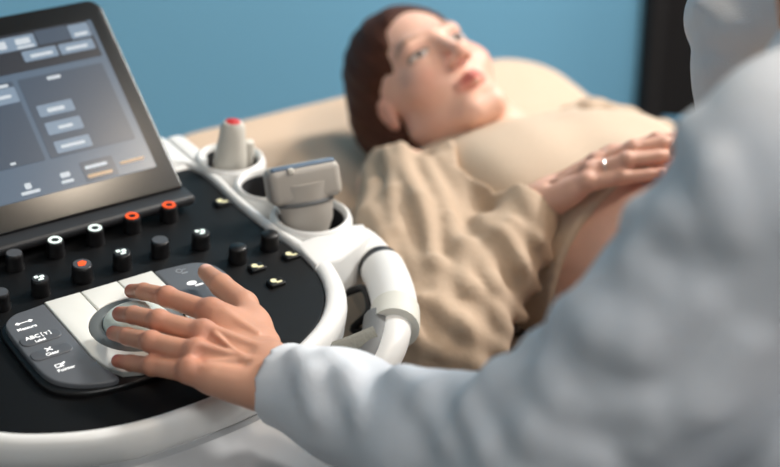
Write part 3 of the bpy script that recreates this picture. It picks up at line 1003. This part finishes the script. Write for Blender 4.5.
def head_tone(V, base, to, brow):
    col = np.tile(base, (len(V), 1))
    o = to(np.zeros(3))
    AX = np.stack([to(np.eye(3)[i]) - o for i in range(3)])
    L = (V - o) @ AX.T
    x, y, z = L[:, 0:1], L[:, 1:2], L[:, 2:3]

    def mix(c, m):
        nonlocal col
        m = np.clip(m, 0, 1)
        col = col * (1 - m) + c * m
    g = lambda cx, cy, cz, rx, ry, rz: np.exp(-(((x - cx) / rx) ** 2 + ((y - cy) / ry) ** 2 + ((z - cz) / rz) ** 2))
    for s in (1, -1):
        mix(lin(222, 140, 118), 0.45 * g(s * 0.042, 0.07, -0.032, 0.022, 0.04, 0.020))
        arch = 0.0285 + 0.004 * np.cos((np.abs(x) - 0.034) / 0.012) - 0.004
        mix(brow, 0.75 * np.exp(-(((np.abs(x) - 0.034) / 0.017) ** 4 + ((z - arch) / 0.0036) ** 2)) * (np.sign(x) == s) * (y > 0.04))
        dx, dz = np.abs(x) - 0.032, z - 0.003
        side = (np.sign(x) == s) * (y > 0.05)
        lid = 0.0052 * np.sqrt(np.clip(1 - (dx / 0.0145) ** 2, 0, 1))          # half height of the eye opening
        inside = np.clip((lid - np.abs(dz)) / 0.0012 + 0.5, 0, 1) * (np.abs(dx) < 0.0145) * side
        mix(lin(226, 214, 206), 0.9 * inside)
        mix(lin(60, 40, 30), inside * np.clip((0.0062 - np.sqrt(dx ** 2 + (dz - 0.0008) ** 2)) / 0.0012 + 0.5, 0, 1))
        mix(lin(40, 26, 22), 0.95 * np.exp(-((dz - lid - 0.0004) / 0.0017) ** 2) * (np.abs(dx) < 0.0155) * side)
        mix(lin(120, 74, 62), 0.5 * np.exp(-((dz + lid + 0.0004) / 0.0013) ** 2) * (np.abs(dx) < 0.0145) * side)
        mix(lin(176, 112, 94), 0.45 * np.exp(-((dz - lid - 0.0055) / 0.0016) ** 2) * (np.abs(dx) < 0.015) * side)
        mix(lin(150, 78, 66), 0.5 * g(s * 0.008, 0.105, -0.042, 0.005, 0.01, 0.004))
        mix(lin(210, 110, 92), 0.4 * g(s * 0.082, -0.006, -0.01, 0.012, 0.025, 0.035))
    lip = np.exp(-((x / 0.0215) ** 4 + ((z + 0.0665) / 0.0088) ** 4)) * (y > 0.06)
    mix(lin(206, 96, 88), 0.85 * lip)
    mix(lin(120, 44, 44), 0.7 * np.exp(-((x / 0.019) ** 4 + ((z + 0.0655 - 0.06 * (np.abs(x) ** 1.0) * 0.1) / 0.0013) ** 2)) * (y > 0.06))
    mix(lin(226, 150, 130), 0.35 * g(0, 0.115, -0.033, 0.012, 0.02, 0.012))
    return col


# ================================================================== THE PATIENT
def rest(D, X, Y, Z):
    top = 0.703 + np.maximum(Y - 0.048, 0) * math.tan(ANG) + 0.0 * X
    inside = np.where(Y > 0.61, -1.0, top - Z)
    return np.maximum(D, inside)


pat = empty('person', (0.68, -0.2, 0.70), 'pregnant person with brown hair in a beige dress and tan shirt lying on the couch', 'person')
HC = at(429, 88, 2.04)
t0 = unit((0.0, math.cos(R(29)), math.sin(R(29))))
f0 = unit((0.0, -math.sin(R(29)), math.cos(R(29))))
l0 = np.array([1.0, 0, 0])


def rot(v, axis, a):
    axis = unit(axis)
    return v * math.cos(a) + np.cross(axis, v) * math.sin(a) + axis * (axis @ v) * (1 - math.cos(a))


roll = R(5)
tt = rot(t0, f0, roll); ll = rot(l0, f0, roll); ff = f0
turn = R(-9)
ff2 = rot(ff, tt, turn); ll2 = rot(ll, tt, turn)
HFm = np.stack([ll2, ff2, tt])
to_head = lambda p: HC + HFm.T @ p
SK_P = lin(234, 186, 164)
NB = np.array([0.668, 0.262, 0.848])
RSH = at(398, 187, 1.93); LSH = np.array([0.865, 0.255, 0.805])
REL = at(436, 338, 1.70); RWR = at(543, 202, 1.78)
hp_ = head_prims(to_head)
neck = [C(to_head(np.array([0, -0.012, -0.055])), NB + np.array([0, 0.0, 0.0]), 0.050, 0.054, 0.025), E(NB + np.array([0, -0.03, -0.02]), (0.10, 0.05, 0.045), 0.04)]
AXB = np.array([[1, 0, 0], [0, 0.97, 0.24], [0, -0.24, 0.97]])
bp = lambda x, d, n: NB + AXB[0] * x - AXB[1] * d + AXB[2] * n
BEL = np.array([0.685, -0.130, 0.772])
torso = [E(bp(0.0, 0.17, -0.035), (0.155, 0.20, 0.105), 0.05, AXB), C(RSH + np.array([0.03, -0.01, -0.02]), LSH + np.array([-0.03, -0.01, -0.005]), 0.052, None, 0.05),
         E(bp(-0.075, 0.175, 0.040), (0.085, 0.095, 0.062), 0.07, AXB), E(bp(0.085, 0.185, 0.036), (0.085, 0.095, 0.060), 0.07, AXB),
         E(BEL, (0.172, 0.21, 0.162), 0.06), E((0.69, -0.33, 0.795), (0.185, 0.16, 0.092), 0.05)]
legs = [C((0.60, -0.40, 0.785), (0.585, -0.86, 0.79), 0.085, 0.062, 0.03), C((0.585, -0.86, 0.79), (0.60, -1.25, 0.755), 0.060, 0.042, 0.02),
        C((0.78, -0.40, 0.785), (0.80, -0.86, 0.79), 0.085, 0.062, 0.03), C((0.80, -0.86, 0.79), (0.79, -1.25, 0.755), 0.060, 0.042, 0.02),
        C((0.60, -1.27, 0.745), (0.59, -1.33, 0.86), 0.040, 0.026, 0.02), C((0.79, -1.27, 0.745), (0.80, -1.33, 0.86), 0.040, 0.026, 0.02)]
rarm = [C(RSH, REL, 0.052, 0.040, 0.02), C(REL, RWR, 0.040, 0.026, 0.015)]
LEL = np.array([0.930, -0.02, 0.780]); LWR = np.array([0.88, -0.24, 0.860])
larm = [C(LSH, LEL, 0.050, 0.040, 0.02), C(LEL, LWR, 0.040, 0.026, 0.015)]
KN = on(torso, 604, 170, lift=0.012)
eps = 0.004
GN = unit([pt_field(torso, KN + np.eye(3)[i] * eps)[0] - pt_field(torso, KN - np.eye(3)[i] * eps)[0] for i in range(3)])
KN = KN + GN * 0.012
to_pr0 = framed(RWR, on(torso, 664, 160, lift=0.012) + np.array([0.0, 0.025, 0.032]) - RWR, np.array([-0.1, 0.30, 0.95]), np.array([0, 1.0, 0]), 1.0)


def slim(p):
    p = np.array(p, float)
    p[1] = 0.76 * p[1] if p[1] < 0.025 else 0.019 + 0.15 * (p[1] - 0.025)
    return p


to_pr = lambda p: to_pr0(slim(p))
to_pl = framed(LWR, np.array([-0.7, -0.2, 0.12]), np.array([0.1, -0.1, 1.0]), np.array([0, 1.0, 0.0]), 0.95)
hand_PR = hand_prims(to_pr, REL); hand_PL = hand_prims(to_pl, LEL)
p_body = [soft(hp_ + neck, 0.0016, post=rest), soft(torso + legs + rarm + larm, 0.006, post=rest), soft(hand_PR, 0.0022), soft(hand_PL, 0.003, post=rest)]


def p_tone(V):
    col = np.tile(SK_P, (len(V), 1))
    near_head = (np.linalg.norm(V - HC, axis=1) < 0.17)
    col[near_head] = head_tone(V[near_head], SK_P, to_head, lin(120, 78, 56))
    nh = (np.linalg.norm(V - to_pr(np.array([0.07, 0, 0])), axis=1) < 0.16)
    col[nh] = hand_tone(V[nh], lin(232, 184, 162), to_pr) * 0.5 + 0.5 * lin(232, 184, 162)
    nb = blob(V, BEL + np.array([-0.10, -0.06, 0.06]), 0.14) * 0.35
    return col * (1 - nb) + lin(238, 194, 178) * nb


skin_obj('body', p_body, p_tone, pat)


# hair
def to_ax(to):
    o = to(np.zeros(3))
    return np.stack([to(np.eye(3)[i]) - o for i in range(3)])


def hair_prims(to, long=True):
    AX = to_ax(to)
    q = lambda x, y, z: to(np.array([x, y, z]))
    P = [E(q(0, -0.022, 0.040), (0.086, 0.103, 0.098), 0.03, AX)]
    if long:
        P += [C(q(-0.045, -0.065, 0.01), q(-0.055, -0.070, -0.10), 0.050, 0.046, 0.03), C(q(0.045, -0.065, 0.01), q(0.045, -0.075, -0.10), 0.050, 0.040, 0.03),
              C(q(-0.062, -0.045, 0.03), q(-0.072, -0.040, -0.075), 0.026, 0.022, 0.02)]
    P += [CUT(E(q(0, 0.108, -0.020), (0.071, 0.092, 0.108), 0.012, AX)), CUT(E(q(-0.085, 0.030, -0.035), (0.04, 0.040, 0.062), 0.012, AX)), CUT(E(q(0.085, 0.030, -0.035), (0.04, 0.040, 0.062), 0.012, AX))]
    return P


def strands(to, f1=300, amp=0.0010):
    o, AX = to(np.zeros(3)), to_ax(to)

    def post(D, X, Y, Z):
        lx = (X - o[0]) * AX[0][0] + (Y - o[1]) * AX[0][1] + (Z - o[2]) * AX[0][2]
        lz = (X - o[0]) * AX[2][0] + (Y - o[1]) * AX[2][1] + (Z - o[2]) * AX[2][2]
        ly = (X - o[0]) * AX[1][0] + (Y - o[1]) * AX[1][1] + (Z - o[2]) * AX[1][2]
        return D + amp * np.sin(f1 * (ly * 0.8 + lz * 0.35) + 3 * np.sin(28 * lx)) + 0.6 * amp * np.sin(f1 * 1.9 * (ly + 0.2 * lz) + 2)
    return post


st_ = strands(to_head)
hv, hq = soft(hair_prims(to_head), 0.003, post=lambda D, X, Y, Z: rest(st_(D, X, Y, Z), X, Y, Z))
add('hair', hv, hq, M['hair'], pat, True, True)


# dress
def folds(freqs):
    def f(X, Y, Z):
        s = 0
        for (a, b, c, ph, am) in freqs:
            s = s + am * np.sin(a * X + b * Y + c * Z + ph)
        return s
    return f


def dress_post(D, X, Y, Z):
    D = D + folds([(40, 10, 30, 0, 0.0012), (70, -20, 20, 1.3, 0.0007)])(X, Y, Z)
    hem = (-0.055 - 0.25 * (X - 0.62) * 0.3) - Y
    neckl = (Y + 0.10 * 0) - (NB[1] - 0.055 + 1.6 * (X - NB[0]) ** 2 * 3)
    return rest(np.maximum(np.maximum(D, hem), neckl), X, Y, Z)


dv, dq = soft(torso, 0.005, inflate=0.007, post=dress_post)
add('dress', dv, dq, M['dress'], pat, True, True)
tv, tq = soft(torso[4:] + legs[:4], 0.006, inflate=0.009, post=lambda D, X, Y, Z: rest(np.maximum(np.maximum(D, Y + 0.285 - 0.35 * (Z - 0.80)), -1.22 - Y), X, Y, Z))
add('trousers', tv, tq, M['trousers'], pat, True, True)

# open tan shirt with full sleeves
shp = [C(RSH + np.array([0.02, -0.01, 0]), RSH * 0.5 + REL * 0.5, 0.070, 0.076, 0.04), C(RSH * 0.5 + REL * 0.5, REL, 0.076, 0.075, 0.04), C(REL, REL * 0.45 + RWR * 0.55, 0.066, 0.047, 0.03), C(REL * 0.45 + RWR * 0.55, RWR, 0.047, 0.034, 0.02)]
shl = [C(LSH + np.array([-0.02, -0.01, 0]), LEL, 0.062, 0.060, 0.04), C(LEL, LWR, 0.066, 0.042, 0.03)]
ridges = []
for line, r in [([(400, 150), (420, 200), (432, 260)], 0.008), ([(372, 185), (385, 240), (400, 300)], 0.009), ([(425, 160), (450, 220), (462, 285)], 0.008), ([(360, 215), (372, 270), (395, 325)], 0.007),
                ([(440, 265), (470, 290), (505, 330)], 0.010), ([(470, 245), (492, 285), (520, 318)], 0.010), ([(500, 232), (520, 262), (540, 290)], 0.007), ([(425, 300), (460, 325), (500, 352)], 0.010),
                ([(415, 335), (440, 350), (480, 368)], 0.009), ([(515, 222), (535, 240), (548, 258)], 0.006), ([(385, 150), (392, 190), (396, 230)], 0.006)]:
    pts = [on(shp, x, y) for x, y in line]
    for a, b in zip(pts[:-1], pts[1:]):
        ridges.append(C(a, b, r, r * 0.9, 0.012))


def shirt_post(D, X, Y, Z):
    a = unit(REL - RSH)
    n1 = unit(np.cross(a, cf))
    s1 = X * n1[0] + Y * n1[1] + Z * n1[2]
    s2 = X * a[0] + Y * a[1] + Z * a[2]
    n = 0.0020 * np.sin(115 * s1 + 5.0 * np.sin(9 * s2)) + 0.0010 * np.sin(210 * s1 + 7.0 * np.sin(7 * s2 + 1.0))
    return D + n


body_panel_prims = torso[:4]
lo, hi = bounds(shp + shl + body_panel_prims)
D1, axs, lo1 = field(body_panel_prims, 0.005, inflate=0.0, lohi=(lo - 0.02, hi + 0.02))
X, Y, Z = axs[0].reshape(-1, 1, 1), axs[1].reshape(1, -1, 1), axs[2].reshape(1, 1, -1)
D1 = D1 - 0.017
xc = X - NB[0]
open_ = np.minimum(xc + 0.072 + 0.60 * np.minimum(NB[1] - Y, 0.14) + 0 * Z, 9)          # right front edge
open_l = -(xc - 0.185 + 0 * Y + 0 * Z)
D1 = np.maximum(D1, np.minimum(open_, open_l))
D1 = np.maximum(D1, 0.125 - np.sqrt(xc ** 2 + (Y - NB[1] + 0.005) ** 2 + (Z - NB[2] - 0.02) ** 2))
D1 = np.maximum(D1, Y - (NB[1] - 0.040) + 0 * X + 0 * Z)
D2, axs2, lo2 = field(shp + ridges + shl, 0.005, inflate=0.0, lohi=(lo - 0.02, hi + 0.02))
wr = RWR - REL
cut = ((X - RWR[0]) * wr[0] + (Y - RWR[1]) * wr[1] + (Z - RWR[2]) * wr[2]) / np.linalg.norm(wr) + 0.006
D2 = np.maximum(D2, np.where(cut > 0.06, -1, cut))
wl = LWR - LEL
cutl = ((X - LWR[0]) * wl[0] + (Y - LWR[1]) * wl[1] + (Z - LWR[2]) * wl[2]) / np.linalg.norm(wl)
near_l = (X > 0.80) & (Y < 0.0)
D2 = np.where(near_l & (Z > -9), np.maximum(D2, cutl), D2)
DS = smin(D1, D2, 0.02)
tipc = on(torso, 447, 127, lift=0.02)
DS = -smin(-DS, prim_d(E(tipc, 0.036), X, Y, Z), 0.03)
DS = rest(shirt_post(DS, X, Y, Z), X, Y, Z)
sv, sq = polygonize(DS.astype(np.float32), lo1, 0.005)
shirt = add('shirt', sv, sq, M['jacket'], pat, True, True)
# finger ring
rp = to_pr(HL['P'][2] * 0.45 + HL['M'][2] * 0.55); rd = unit(to_pr(HL['P'][2]) - to_pr(HL['M'][2]))
ra = unit(np.cross(rd, np.array([0, 0, 1.0]))); rb = np.cross(ra, rd)
mb = MB(); tube(mb, [rp + 0.0102 * (ra * math.cos(a) + rb * math.sin(a)) for a in np.linspace(0, 2 * math.pi, 25)], 0.0008, 8, 1)
fr_ring = mb.build('finger_ring', M['silver'], pat)

# ================================================================== THE DOCTOR
doc = empty('person', (0.25, -0.80, 0), 'person in a white lab coat seated at the couch, left hand on the console trackball', 'person')
SK_D = lin(202, 150, 124)
DLS, DRS = at(812, 185, 0.98), at(905, -30, 1.36)
DLE = at(578, 462, 1.13); DLWR = WR + HF.T @ ARM
DRE = at(736, 18, 1.50); DRW = at(756, 140, 1.50)
mid = (DLS + DRS) / 2
sv_ = unit(np.array([DRS[0] - DLS[0], DRS[1] - DLS[1], 0]))
face = np.array([-sv_[1], sv_[0], 0.0])
PEL = np.array([0.085, -0.93, 0.64])
NK = mid + np.array([0, 0, 0.055]) + face * 0.01
DH = NK + np.array([0, 0, 0.15]) + face * 0.045
dt = unit(np.array([0, 0, 1.0]) + face * 0.25); df = unit(face - dt * (face @ dt))
to_dh = lambda p: DH + (np.cross(df, dt) * -1 * 0 + 0) + np.stack([-np.cross(dt, df) * -1, df, dt]).T @ p
arm_dir = DLWR - DLE
d_fore = [C(DLWR, F1, 0.027, 0.030, 0.015), C(F1, DLE, 0.030, 0.040, 0.015), C(DLE, DLS, 0.044, 0.055, 0.02)]
kneeL, kneeR = PEL + face * 0.42 - sv_ * 0.16 + np.array([-0.02, 0, -0.05]), PEL + face * 0.44 - sv_ * 0.02 + np.array([-0.12, 0.0, -0.05])
ankL, ankR = np.array([kneeL[0], kneeL[1] - 0.05, 0.10]), np.array([kneeR[0], kneeR[1] - 0.02, 0.10])
hipL, hipR = PEL - sv_ * 0.09, PEL + sv_ * 0.07
d_core = [C(DLS, DRS, 0.06, None, 0.04), C(mid - np.array([0, 0, 0.10]), PEL + np.array([0, 0, 0.08]), 0.085, 0.095, 0.05), C(hipL, hipR, 0.12, None, 0.04),
          C(hipL, kneeL, 0.08, 0.058, 0.03), C(kneeL, ankL, 0.055, 0.04, 0.02), C(hipR, kneeR, 0.08, 0.058, 0.03), C(kneeR, ankR, 0.055, 0.04, 0.02),
          C(DRS, DRE, 0.05, 0.042, 0.02), C(DRE, DRW, 0.042, 0.027, 0.015)]
to_dr = framed(DRW, np.array([0.5, 0.3, -0.10]), np.array([-0.1, 0.1, 0.9]), np.array([-0.3, 0.9, 0.0]), 1.0)
d_body = [soft(hand_L, 0.0013),
          soft(d_fore + d_core, 0.008), soft(head_prims(to_dh) + [C(DH + np.array([0, 0, -0.05]) - df * 0.01, NK - np.array([0, 0, 0.04]), 0.052, 0.056, 0.025)], 0.004), soft(hand_prims(to_dr, DRE), 0.003)]


def d_tone(V):
    col = np.tile(SK_D, (len(V), 1))
    nh = np.linalg.norm(V - to_left(np.array([0.06, 0, 0])), axis=1) < 0.17
    col[nh] = hand_tone(V[nh], SK_D, to_left)
    nh = np.linalg.norm(V - DH, axis=1) < 0.17
    col[nh] = head_tone(V[nh], SK_D, to_dh, lin(60, 42, 34))
    return col


skin_obj('body', d_body, d_tone, doc)
hv, hq = soft(hair_prims(to_dh, True), 0.004, post=strands(to_dh))
add('hair', hv, hq, M['hair_dark'], doc, True, True)
tv, tq = soft(d_core[2:7], 0.008, inflate=0.012, post=lambda D, X, Y, Z: np.maximum(D, 0.07 - Z))
add('trousers', tv, tq, M['navy'], doc, True, True)
for an in (ankL, ankR):
    v, q = soft([C(an + np.array([0, 0, -0.055]) - face * 0.03, an + np.array([0, 0, -0.065]) + face * 0.14, 0.042, 0.034, 0.02), C(an + np.array([0, 0, -0.05]), an, 0.045, 0.045, 0.02)], 0.006, post=lambda D, X, Y, Z: np.maximum(D, 0.002 - Z))
    add('shoe', v, q, M['shoe'], doc, True, True)

# lab coat
f1 = F1
CF = at(276, 382, 1.345); f2 = at(440, 445, 1.22)
sleeve = [C(CF + unit(CF - f1) * 0.03, f1, 0.0350, 0.043, 0.03), C(f1, f2, 0.043, 0.053, 0.03), C(f2, DLE, 0.053, 0.078, 0.03), C(DLE, (DLE + DLS) / 2, 0.080, 0.074, 0.03), C((DLE + DLS) / 2, DLS, 0.074, 0.085, 0.03)]
sleeveR = [C(DRS, DRE, 0.060, 0.050, 0.03), E(at(738, 18, 1.49), (0.048, 0.048, 0.046), 0.012), C(at(734, 80, 1.50), at(742, 110, 1.51), 0.041, 0.038, 0.006), C(at(742, 110, 1.51), DRW, 0.038, 0.036, 0.02)]
body_c = [C(DLS + sv_ * 0.06, DRS, 0.070, None, 0.05), C(mid - np.array([0, 0, 0.10]), PEL + np.array([0, 0, 0.10]), 0.100, 0.110, 0.05), C(hipL, hipR, 0.138, None, 0.05),
          C(hipL, PEL + face * 0.26 - sv_ * 0.13 + np.array([0, 0, -0.02]), 0.10, 0.09, 0.04)]
base = sleeve + sleeveR + body_c
rg = []
for line, r in [([(498, 380), (560, 372), (640, 345), (700, 300)], 0.010), ([(505, 378), (570, 400), (650, 405)], 0.011), ([(540, 345), (600, 325), (660, 280)], 0.009), ([(500, 392), (540, 430), (600, 455)], 0.010),
                ([(568, 312), (610, 332), (640, 335)], 0.009), ([(455, 388), (478, 410), (490, 445)], 0.008), ([(400, 375), (430, 400), (452, 440)], 0.006), ([(330, 358), (350, 380), (362, 415)], 0.004),
                ([(300, 356), (312, 380), (318, 410)], 0.0035), ([(640, 215), (690, 220), (735, 205)], 0.009), ([(690, 130), (720, 175), (735, 230)], 0.008), ([(650, 440), (700, 400), (745, 340)], 0.010),
                ([(712, 44), (732, 50), (752, 40)], 0.009), ([(702, 60), (718, 68), (738, 66)], 0.007), ([(705, 8), (728, 26), (756, 26)], 0.007), ([(585, 300), (640, 260), (670, 215)], 0.006)]:
    pts = [on(base, x, y, 0.6) + ray(x, y) * r * 0.75 for x, y in line]
    for a, b in zip(pts[:-1], pts[1:]):
        if np.linalg.norm(a - b) < 0.25:
            rg.append(C(a, b, r, r * 0.9, 0.022))


def coat_post(D, X, Y, Z):
    D = D + folds([(30, -26, 42, 0.4, 0.0005), (60, 70, -30, 1.0, 0.0003)])(X, Y, Z)
    d = unit(CF - f1)
    near = ((X - CF[0]) ** 2 + (Y - CF[1]) ** 2 + (Z - CF[2]) ** 2) < 0.12 ** 2
    cut = (X - CF[0]) * d[0] + (Y - CF[1]) * d[1] + (Z - CF[2]) * d[2] + 0.004
    D = np.where(near, np.maximum(D, cut), D)
    # hollow cuff
    wr_ = prim_d(C(CF + d * 0.06, CF - d * 0.02, 0.0285, 0.027), X, Y, Z)
    D = np.maximum(D, -wr_)
    # the sleeve rests on the console's rim
    u_, q_ = X - PO[0], (Y - PO[1]) * PV[1] + (Z - PO[2]) * PV[2]
    w_ = (Y - PO[1]) * PN[1] + (Z - PO[2]) * PN[2]
    vf = np.interp(np.abs(u_), [p[0] for p in half[:9]], [p[1] for p in half[:9]]) - 0.019
    D = np.maximum(D, np.minimum(np.minimum(0.0075 - w_, q_ - vf), 0.25 - u_))
    D = np.maximum(D, np.minimum(np.minimum(-0.0325 - w_, q_ + 0.275), 0.20 - u_))
    # open neckline
    nv = prim_d(E(NK + face * 0.05 + np.array([0, 0, 0.0]), (0.055, 0.055, 0.10)), X, Y, Z)
    return np.maximum(D, -nv)


lo, hi = bounds(base)
cv, cq = soft(base + rg, 0.0042, post=coat_post)
coat = add('lab_coat', cv, cq, M['coat'], doc, True, True)

# the stool the doctor sits on
st = empty('stool', (PEL[0], PEL[1], 0), 'round black stool under the seated doctor', 'stool')
mb = MB(); lathe(mb, [(0.0, 0.44), (0.16, 0.44), (0.175, 0.455), (0.175, 0.485), (0.16, 0.50), (0.0, 0.502)], lambda a, b, h: np.array([PEL[0] + a, PEL[1] + b, h - 0.06]), 36, cap1=False); mb.build('seat', M['black'], st)
mb = MB(); tube(mb, [(PEL[0], PEL[1], 0.06), (PEL[0], PEL[1], 0.38)], 0.025, 16, 1); mb.build('column', M['silver'], st)
for k in range(5):
    a = 2 * math.pi * k / 5
    mb = MB(); tube(mb, [(PEL[0], PEL[1], 0.075), (PEL[0] + 0.24 * math.cos(a), PEL[1] + 0.24 * math.sin(a), 0.03)], [0.022, 0.016], 12, 1); mb.build('leg', M['black'], st)

# ================================================================== LIGHT AND CAMERA
w = bpy.data.worlds.new('room_light')
w.use_nodes = True
w.node_tree.nodes['Background'].inputs['Color'].default_value = (0.88, 0.94, 1.0, 1)
w.node_tree.nodes['Background'].inputs['Strength'].default_value = 0.37
scene.world = w


def area(name, loc, target, size, power, col, spread=180):
    l = bpy.data.lights.new(name, 'AREA')
    l.shape = 'RECTANGLE'
    l.size, l.size_y = size
    l.energy = power
    l.spread = R(spread)
    l.color = col
    o = bpy.data.objects.new(name, l)
    o.location = loc
    o.rotation_euler = (Vector(target) - Vector(loc)).to_track_quat('-Z', 'Y').to_euler()
    COL.objects.link(o)


d_ = ray(172, 178)
r_ = d_ - 2 * (d_ @ SN) * SN
GLARE_LIGHT = SO + r_ * ((2.88 - SO[2]) / r_[2])
sun = bpy.data.lights.new('sunlight', 'SUN')
sun.energy = 3.0
sun.angle = R(9)
sun.color = (1.0, 0.965, 0.92)
so = bpy.data.objects.new('sunlight', sun)
so.rotation_euler = (-Vector((1.0, -0.10, 0.76))).to_track_quat('-Z', 'Y').to_euler()
so.location = (3.5, 0.3, 2.6)
COL.objects.link(so)
area('added_light', (2.0, 0.35, 2.88), (1.5, 1.15, 0.6), (0.3, 0.3), 26, (1.0, 0.97, 0.93), 100)  # unseen light, added to brighten the back wall
area('added_light', (0.1, -1.5, 2.88), (0.15, -0.9, 1.0), (0.9, 0.9), 34, (1.0, 0.97, 0.94))  # unseen overhead light, added to lift the doctor's coat from above
area('added_light', GLARE_LIGHT, GLARE_LIGHT - np.array([0.3, -0.2, 1.5]), (0.4, 0.4), 24, (1.0, 0.84, 0.66))  # unseen warm light, added for a reflection in the screen's lower corner

cam = bpy.data.cameras.new('camera')
co = bpy.data.objects.new('camera', cam)
COL.objects.link(co)
co.location = CAM
co.rotation_euler = Matrix((cr, cu, -cf)).transposed().to_euler()
cam.sensor_width = 36
cam.lens = 36 * FPX / W
cam.clip_start = 0.05
cam.dof.use_dof = True
cam.dof.focus_distance = 1.45
cam.dof.aperture_fstop = 2.6
scene.camera = co
scene.view_settings.view_transform = 'Standard'
scene.view_settings.look = 'None'
scene.view_settings.exposure = 0.0
scene.view_settings.gamma = 1.0
scene.view_settings.use_curve_mapping = False
